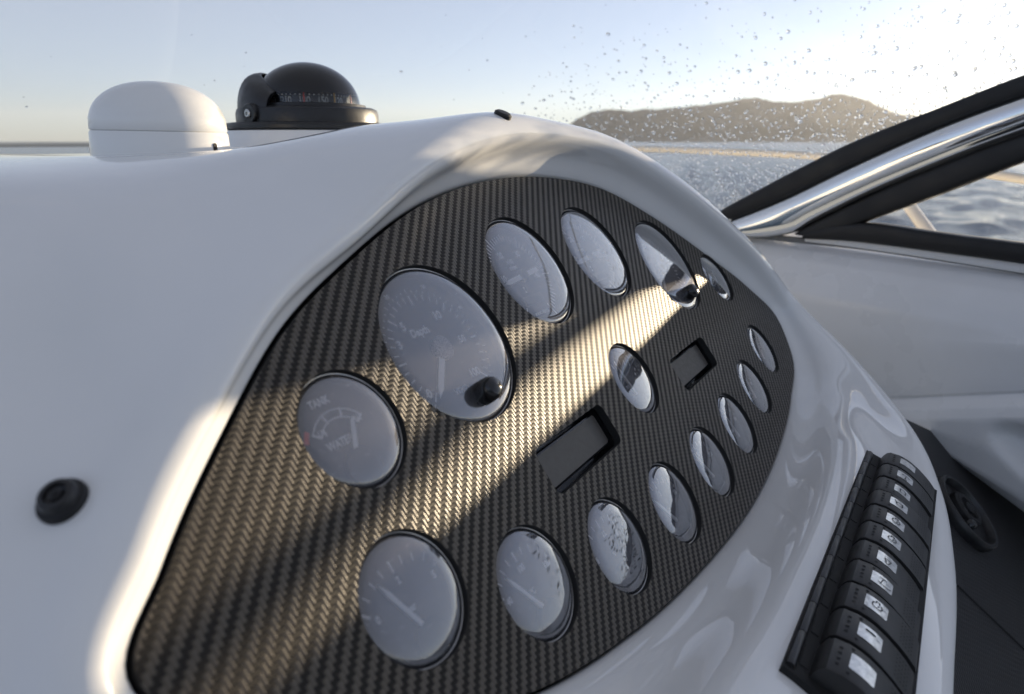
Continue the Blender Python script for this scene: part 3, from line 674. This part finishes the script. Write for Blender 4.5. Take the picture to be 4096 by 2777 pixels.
# low white plinth under it
MB().lathe([(Rf+.004, -.026), (Rf+.001, -.010), (Rf-.001, -.0008), (Rf-.004, 0), (.0001, 0)], 72).build('plinth', M['gelcoat'], cmpz)
MB().lathe([(Rf-.001, .0002), (Rf, .0012), (Rf, .0034), (Rf-.0015, .0052), (Rf-.006, .0058), (.045, .0062)], 72).build('base_flange', M['black_plastic'], cmpz)
MB().lathe([(.0592, .0058), (.0592, .0130), (.0580, .0165), (.0545, .0180), (.0490, .0185), (.0485, .0205), (.0440, .0212), (.0405, .0205)], 72).build('body_ring', M['black_plastic'], cmpz)
Rd = .0440
def dz(t): return (Rd*math.cos(t), .0195 + .0355*math.sin(t))
MB().lathe([dz(t) for t in np.linspace(.0, .27, 6)], 72).build('clear_band', M['dome_glass'], cmpz, angle=180)
MB().lathe([dz(t) for t in np.linspace(.27, math.pi/2-.002, 22)], 72).build('smoked_dome', M['black_gloss'], cmpz, angle=180)
card = MB().lathe([(.0355, .0150), (.0353, .0272), (.0300, .0278), (.0001, .0279)], 64).build('compass_card', M['dial_black'], cmpz)
tv = math.atan2(-CP[1], -CP[0])            # direction of the viewer as seen from the compass
tx = MB()
for i, s_ in enumerate(('270','240','210','180','150','120','90','60')):
    an = tv + R(-76 + i*24.0); v_, f_ = text_mesh(s_, .0080)
    def wrap(p, an=an): t = an + p[0]*.8/.0356; rr_ = .0358; return (rr_*math.cos(t), rr_*math.sin(t), .0228 + p[1])
    tx.add([wrap(p) for p in v_], f_)
tx.build('numerals', M['print_white'], card, smooth=False)
mk = MB()
for i in range(60):
    an = i*2*math.pi/60; c, s = math.cos(an), math.sin(an); q = .00055
    mk.add([(.0358*c-s*q, .0358*s+c*q, .0279), (.0358*c-s*q, .0358*s+c*q, .0269), (.0358*c+s*q, .0358*s-c*q, .0269), (.0358*c+s*q, .0358*s-c*q, .0279)], [(0, 3, 2, 1)])
mk.build('degree_marks', M['print_white'], card, smooth=False)
for da, mm_n in ((-4, 'red'), (35, 'amber'), (72, 'red')):
    an = tv + R(da); c, s = math.cos(an), math.sin(an); rr_ = .0378
    MB().tube([(rr_*c, rr_*s, .0195), (rr_*c*.985, rr_*s*.985, .0290)], .00075, 8).build('lubber_line', M[mm_n], cmpz)
# visor behind the dome on the far left side
va = tv + R(-112)
g = []
for t in np.linspace(R(-78), R(78), 26):
    row = []
    for h_ in np.linspace(0, 1, 10):
        rad = .0575 - .020*h_**2.2; zz = .0100 + .0370*math.sin(h_*math.pi/2)*(.35+.65*math.cos(t*.95))
        row.append((rad*math.cos(va+t), rad*math.sin(va+t), zz))
    g.append(row)
g = np.array(g); inn = g*np.array([.95, .95, 1]) - np.array([0, 0, .001])
mb = MB().grid(g).grid(inn[::-1]); mb.grid([[g[i, -1], inn[i, -1]] for i in range(len(g))]); mb.build('visor', M['black_plastic'], cmpz, angle=50)
for sgn in (1,):
    an = tv + R(-48); c, s = math.cos(an), math.sin(an)
    m4 = Matrix.Translation((.0590*c, .0590*s, .0120)) @ Matrix.Rotation(an, 4, 'Z') @ Matrix.Rotation(R(90), 4, 'Y')
    pv = MB().lathe([(.0078, -.004), (.0078, .0022), (.0070, .0030), (.0001, .0032)], 28, m4).build('pivot', M['black_plastic'], cmpz)
    sw = MB().lathe([(.0034, .003), (.0034, .0040), (.0026, .0046), (.0014, .0046), (.0012, .0036), (.0001, .0036)], 20, m4).build('screw', M['screw_steel'], pv)

# ------------------------------------------------------------------ small fittings on the moulding
import mathutils.bvhtree as bt
pv_, pf_ = [], []
tmpb = MB().grid(pod, closeu=True, flip=True); tree = bt.BVHTree.FromPolygons([Vector(p) for p in tmpb.v], tmpb.f)
def hit(px, py):
    d = Vector(ray(px, py)).normalized(); h = tree.ray_cast(Vector((0, 0, 0)), d); return h[0], (h[1] if h[1] is None or h[1].dot(d) < 0 else -h[1])
def on_surface(px, py, fallback):
    h, nn = hit(px, py)
    if h is None: h, nn = Vector(fallback), Vector(N)
    return h, nn, nn.to_track_quat('Z', 'Y').to_matrix().to_4x4()
h, nn, q = on_surface(145, 1140, W(-230, 15, -20)); sR = h.length*47/1611
bolt = thing('bolt', 'round black socket bolt with a washer on the white dash at far left', 'bolt', Matrix.Translation(h) @ q)
MB().lathe([(sR, -.002), (sR, .0012), (sR*.94, .0022), (sR*.78, .0026)], 40).build('washer', M['rubber'], bolt)
MB().lathe([(sR*.80, .001), (sR*.78, .0040), (sR*.68, .0052), (sR*.48, .0055), (sR*.42, .0040), (sR*.28, .0036), (sR*.24, .0050), (.0001, .0052)], 40).build('bolt_head', M['black_plastic'], bolt)
MB().prism([(sR*.16*math.cos(t), sR*.16*math.sin(t)) for t in np.linspace(0, 2*math.pi, 6, endpoint=False)], .0048, .0054).build('hex_socket', M['hole'], bolt, smooth=False)
h, nn, q = on_surface(1141, 262, W(111, 144, 22))
stud = MB().lathe([(.0058, -.004), (.0058, .0012), (.0045, .0022), (.0001, .0024)], 24).build('rubber_button', M['rubber'], None); stud.matrix_world = Matrix.Translation(h) @ q
tag(stud, 'small black rubber button on top of the white hood', 'button')

# ------------------------------------------------------------------ cockpit side coaming
c0 = np.array([.366, 1.1, -.136]); LD = nrm(np.array([.224, -.287, 0])); NC = np.cross(LD, [0, 0, 1]); NC = nrm(NC if NC[0] < 0 else -NC)
def onc(px, py, q=0.0): return at_plane(px, py, c0 + NC*q, NC)
def cs(P): return float(np.dot(P-c0, LD))
def coam(s, q, z): return c0 + LD*s + NC*q + np.array([0, 0, z - c0[2]])
sA, zA = cs(onc(2040, 905, .055)), onc(2040, 905, .055)[2]; sB, zB = cs(onc(2324, 893, .055)), onc(2324, 893, .055)[2]
sC, zC = cs(onc(2080, 985, .05)), onc(2080, 985, .05)[2]; sD, zD = cs(onc(2324, 1165, .05)), onc(2324, 1165, .05)[2]
tA, tB = onc(1710, 541), onc(2324, 624)
zt = lambda s: np.interp(s, [cs(tA), cs(tB)], [tA[2], tB[2]])
zs = lambda s: zA + (zB-zA)*(s-sA)/(sB-sA) if s < sB+.3 else zB + (zB-zA)*.3/(sB-sA)
zb = lambda s: zC + (zD-zC)*(s-sC)/(sD-sC)
pocket_c = onc(2330, 1012, .06)
rows_ = []
ss = np.linspace(-.42, .85, 150)
for s in ss:
    t_, m_, b_ = zt(s), zs(s), zb(s)
    pr = [(-.12, t_+.004), (-.03, t_+.003), (-.004, t_), (.010, t_-.006), (.026, t_-.018), (.040, t_-.036), (.050, t_-.060), (.0545, t_+(m_-t_)*.55), (.0555, m_+.012), (.0550, m_+.003), (.0530, m_+.0008), (.0530, m_-.0008), (.0560, m_-.004), (.066, m_-.013), (.072, m_-.026), (.0725, m_+(b_-m_)*.55), (.068, m_+(b_-m_)*.85), (.055, b_+.004), (.040, b_-.001), (-.06, b_-.002)]
    # densify
    xk = np.arange(len(pr)); xi = np.linspace(0, len(pr)-1, 96); qs = np.interp(xi, xk, [p[0] for p in pr]); zz = np.interp(xi, xk, [p[1] for p in pr])
    row = []
    for q_, z_ in zip(qs, zz):
        ex = ((s-cs(pocket_c)-.055)/.085)**2 + ((z_-pocket_c[2]+(s-cs(pocket_c))*.35)/.030)**2
        if q_ > .03 and ex < 1.6: q_ -= .024*(1/(1+math.exp((ex-.85)*11)))
        row.append(coam(s, q_, z_))
    rows_.append(row)
mb = MB().grid(rows_); mb.recalc = True
coo = mb.build('cockpit_coaming', M['gelcoat_satin'], None, angle=60)
tag(coo, 'white moulded cockpit side below the windscreen frame with a scooped pocket', 'cockpit side')
hull = MB().grid([[coam(s_, q_, z_) for q_, z_ in ((-.02, zt(s_)+.002), (-.05, zt(s_)+.014), (-.10, zt(s_)+.014), (-.125, zt(s_)-.002), (-.13, zt(s_)-.05), (-.10, -1.0), (.1, -1.75))] for s_ in np.linspace(-1.2, 2.4, 40)])  # raised outer lip is unseen, added to stop sun leaking under the window frame
hull.recalc = True
tag(hull.build('hull_side', M['gelcoat_satin'], None, angle=60), 'white outer hull side outboard of the cockpit coaming', 'hull')
# gasket line along the top of the coaming
gp = smooth_path([onc(x_, y_, .002) for x_, y_ in ((1690,531),(1810,545),(1960,560),(2140,586),(2324,614),(2500,640))], 6)
gask = MB().tube(gp, .0045, 10).build('grey_gasket', M['grey_gasket'], None); tag(gask, 'grey sealing strip along the top of the white cockpit side', 'seal')

# black lower liner with a round fitting
nb = nrm((.58, -.40, .71)); LB = at(2215, 1150, .80)
lx = nrm(np.cross(nb, [0, 0, 1])); ly = np.cross(nb, lx)
lin = thing('black_side_liner', 'black ribbed lining below the white cockpit side at lower right', 'lining', frame4(LB, lx, ly, nb))
iv = frame4(LB, lx, ly, nb).inverted()
qc = [np.array(iv @ Vector(at_plane(px, py, LB, nb))) for px, py in ((2010,930),(2480,1150),(2480,1900),(2090,1900))]
print('liner', qc)
g = [[(qc[0]*(1-a_)+qc[1]*a_)*(1-b_) + (qc[3]*(1-a_)+qc[2]*a_)*b_ for a_ in np.linspace(0, 1, 12)] for b_ in np.linspace(0, 1, 12)]
MB().grid(g).build('lining', M['liner'], lin)
p0, p1 = at_plane(2230, 1385, LB, nb), at_plane(2324, 1475, LB, nb); iv = frame4(LB, lx, ly, nb).inverted(); q0, q1 = iv @ Vector(p0), iv @ Vector(p1); q2 = q0 + (q1-q0)*3; q0 = q0 - (q1-q0)*.6
MB().tube([q0 + Vector((0,0,.0002)), q2 + Vector((0,0,.0002))], .0012, 6).build('seam', M['hole'], lin)
ctr = at_plane(2216, 1152, LB + nb*.018, nb); rfit = .80*84/1611
fit = thing('round_fitting', 'round black open cup fitting on the dark lining at the right', 'fitting', frame4(ctr - nb*.018, lx, ly, nb))
MB().lathe([(rfit*1.0, -.002), (rfit*1.02, .006), (rfit, .0105), (rfit*.97, .012), (rfit*.90, .0115), (rfit*.86, .007), (rfit*.84, .004), (rfit*.5, .003), (.0001, .003)], 56).build('cup', M['black_plastic'], fit)
MB().lathe([(rfit*.50, .002), (rfit*.48, .0085), (rfit*.40, .011), (rfit*.30, .0105), (rfit*.27, .007), (rfit*.16, .007), (rfit*.15, .011), (.0001, .0115)], 40, Matrix.Translation((-rfit*.18, 0, 0))).build('inner_disc', M['rubber'], fit)
MB().lathe([(.006, .003), (.0055, .012), (.004, .0145), (.0001, .015)], 16, Matrix.Translation((rfit*.62, rfit*.1, 0))).build('stud', M['black_gloss'], fit)

# ------------------------------------------------------------------ windscreen
ws = thing('windscreen', 'raked windscreen with chrome pillar, black rubber edging and wet glass', 'windscreen', Matrix.Translation(Vector(c0)))
bpy.context.view_layer.update()
def bar(top, bot, depth, q=0.0, power=2.0, k=8, taper=True, seg=20, shift=0.0):
    # (x, y): seen at that point of the side plane; (s, None, z): s metres along the plane, height z
    pt = lambda p: onc(*p, q) if len(p) == 2 else coam(p[0], q, p[2])
    tp = smooth_path([pt(p) for p in top], k); bp = smooth_path([pt(p) for p in bot], k); rings = []
    for a_, b_ in zip(tp, bp):
        c_ = (a_+b_)/2; hv = (a_-b_)/2; ring = []
        for t in np.linspace(0, 2*math.pi, seg, endpoint=False):
            cc, ss_ = math.cos(t), math.sin(t); e = 2/power
            ring.append(c_ + hv*np.sign(cc)*abs(cc)**e + NC*(depth*np.sign(ss_)*abs(ss_)**e + shift))
        rings.append(ring)
    mb = MB(); o = len(mb.v); mb.grid(rings, closev=True); n_ = seg
    mb.f.append(tuple(o+i for i in range(n_))); mb.f.append(tuple(o+(len(rings)-1)*n_+i for i in range(n_))[::-1]); mb.recalc = True; return mb
top_r = [(1645,477),(1655,469),(1720,434),(1799,392),(1945,320),(2123,250),(2324,172),(2560,92),(2800,20)]
bot_r = [(1651,492),(1668,498),(1731,474),(1806,442),(1952,371),(2133,291),(2324,220),(2566,140),(2806,70)]
local(ws, bar(top_r, bot_r, .012, .008, 4)).build('rubber_edging', M['rubber'], ws, angle=50)
top_c = [(1655,505),(1669,496),(1732,471),(1807,439),(1953,368),(2134,288),(2324,217),(2567,137),(2807,67)]
bot_c = [(1690,536),(1745,538),(1812,526),(1868,497),(1999,435),(2168,366),(2324,309),(2580,222),(2822,140)]
local(ws, bar(top_c, bot_c, .026, .006, 2.2, seg=32)).build('chrome_pillar', M['chrome'], ws, angle=70)
top_b = [(1808,530),(1850,507),(1939,463),(2075,400),(2324,303),(2580,216),(2822,134)]
bot_b = [(1870,541),(1900,534),(1964,505),(2139,441),(2324,369),(2584,276),(2826,195)]
local(ws, bar(top_b, bot_b, .013, .004, 4)).build('side_window_upper_frame', M['rubber'], ws, angle=50)
top_l = [(1840,524),(1964,505),(2140,528),(2324,551),(2700,600),(3200,668)]
bot_l = [(1830,541),(1950,548),(2140,572),(2324,597),(2700,650),(3200,722)]
local(ws, bar(top_l, bot_l, .014, .004, 5)).build('side_window_lower_frame', M['rubber'], ws, angle=50)
local(ws, bar([(1835,537),(1950,545),(2140,568),(2324,593),(2700,646),(3200,718)], [(1835,548),(1950,562),(2140,590),(2324,619),(2700,675),(3200,752)], .010, .000, 5)).build('sill_strip', M['gelcoat_satin'], ws, angle=50)
# side pane
pane_top = smooth_path([onc(*p, .004) for p in [(1930,520),(2000,470),(2139,415),(2324,340),(2584,250),(2826,170)]], 6)
pane_bot = smooth_path([onc(*p, .004) for p in [(1930,524),(2100,546),(2250,566),(2400,586),(2700,628),(3000,668)]], 6)
local(ws, MB().grid([[a_, b_] for a_, b_ in zip(pane_top, pane_bot)])).build('side_pane', M['wind_glass'], ws)
# front pane: ruled surface swept forward round the bow and raked aft
pil = smooth_path([onc(*p, .008) for p in [(1664,485),(1731,452),(1806,417),(1952,345),(2133,270),(2324,196),(2566,116),(2806,45)]], 5)
base = smooth_path([pil[0], np.array([.18,1.22,-.09]), np.array([-.10,1.27,-.07]), np.array([-.42,1.16,-.05]), np.array([-.74,.92,-.05]), np.array([-1.0,.55,-.06]), np.array([-1.15,.1,-.07])], 10)
RAKE = np.array([.386, -.231, .36])*1.05
G = []
for j in range(len(pil)):
    f_ = j/(len(pil)-1); row = []
    topoff = pil[j]-pil[0]
    for i, p in enumerate(base):
        w_ = min(1, i/26.); w_ = w_*w_*(3-2*w_); row.append(p + topoff*(1-w_) + RAKE*f_*w_)
    G.append(row)
G = np.array(G)
local(ws, MB().grid(G)).build('front_pane', M['wind_glass'], ws, angle=180)
topline = [G[-1, i] for i in range(G.shape[1])]
local(ws, MB().tube(topline, .004, 10)).build('top_rail', M['chrome'], ws)
# salt water drops on the front pane
rnd = random.Random(11); mb = MB(); Gi = G.shape
def surf(a_, b_):
    i = min(int(a_), Gi[0]-2); j = min(int(b_), Gi[1]-2); fa, fb = a_-i, b_-j
    p = (G[i,j]*(1-fb)+G[i,j+1]*fb)*(1-fa) + (G[i+1,j]*(1-fb)+G[i+1,j+1]*fb)*fa
    nn_ = nrm(np.cross(G[i+1,j]-G[i,j], G[i,j+1]-G[i,j])); return p, (nn_ if np.dot(nn_, p) < 0 else -nn_)
def proj(P):
    x, y, z = P; xc = x; yc = -(sp*y + cp*z); zc = cp*y - sp*z
    yc = -(z*cp + y*sp); return (xc/zc*FOC+2048)*2324/4096, (yc/zc*FOC+1388.5)*2324/4096
seg_ = 8
def drop(P, nn_, r_, h_, mb):
    a_ = nrm(np.cross(nn_, [0.3, .2, 1])); b_ = np.cross(nn_, a_); st = rnd.uniform(.8, 1.3); rings = []
    for k_, hh_ in ((1, 0), (.86, .5), (.55, .85), (.2, 1.0)):
        rings.append([P + a_*(r_*k_*st*math.cos(t)) + b_*(r_*k_*math.sin(t)) + nn_*(h_*hh_) for t in np.linspace(0, 2*math.pi, seg_, endpoint=False)])
    o = len(mb.v); mb.grid(rings, closev=True); mb.f.append(tuple(o+3*seg_+i for i in range(seg_))); mb.f.append(tuple(o+i for i in range(seg_))[::-1])
cnt = 0
for _ in range(60000):
    a_, b_ = rnd.uniform(0, Gi[0]-1.01), rnd.uniform(0, Gi[1]-1.01)
    P, nn_ = surf(a_, b_); px, py = proj(P)
    low = math.exp(-max(0, P[2]-.02)/.045)
    fx_ = min(1, max(0, (px-700)/1100)); fx_ = fx_*fx_*(3-2*fx_)
    low *= min(1, max(0, (px-1150)/200))
    keep = .55*low + .0030 + .0075*fx_ + .05*min(1, max(0, (px-1900)/350))*min(1, max(0, (190-py)/150))
    if rnd.random() > keep: continue
    r_ = .0006 + .0016*rnd.random()**3; r_ *= 1.0 if low > .3 else 1.35
    drop(P - nn_*.0004, nn_, r_, r_*.55, mb); cnt += 1
mb.recalc = True
dr = local(ws, mb).build('water_drops', M['drop'], ws, angle=180); dr['kind'] = 'stuff'
print('drops', cnt)

# ------------------------------------------------------------------ bow rail
rail = thing('bow_rail', 'cream bow rail tube running round the foredeck beyond the windscreen', 'railing', Matrix.Translation(Vector(at(1660, 346, 1.92))))
bpy.context.view_layer.update()
rpts = [(3100,640,.74,.0075),(2700,520,.88,.0075),(2500,460,.99,.0075),(2405,431,1.061,.0075),(2324,407,1.13,.0076),(2100,378,1.33,.0080),(1860,355,1.62,.0085),(1660,345,1.92,.0092),(1460,338,2.3,.0098),(1200,333,2.8,.0105),(900,330,3.3,.0112),(500,328.5,3.7,.0120),(120,328,3.8,.0125),(-200,331,3.6,.0125),(-500,338,3.2,.012)]
rp = smooth_path([at(*p[:3]) for p in rpts], 10); rr_ = np.interp(np.linspace(0, len(rpts)-1, len(rp)), range(len(rpts)), [p[3] for p in rpts])
local(rail, MB().tube(rp, list(rr_), 16)).build('top_tube', M['rail_steel'], rail)
for (a_, b_) in ((at(1990,366,1.46), at(2145,580,1.12)), (at(1120,333,2.9), at(1150,470,2.7)), (at(330,329,3.75), at(330,470,3.4))):
    local(rail, MB().tube([a_, b_], .0105, 14)).build('stanchion', M['rail_steel'], rail)
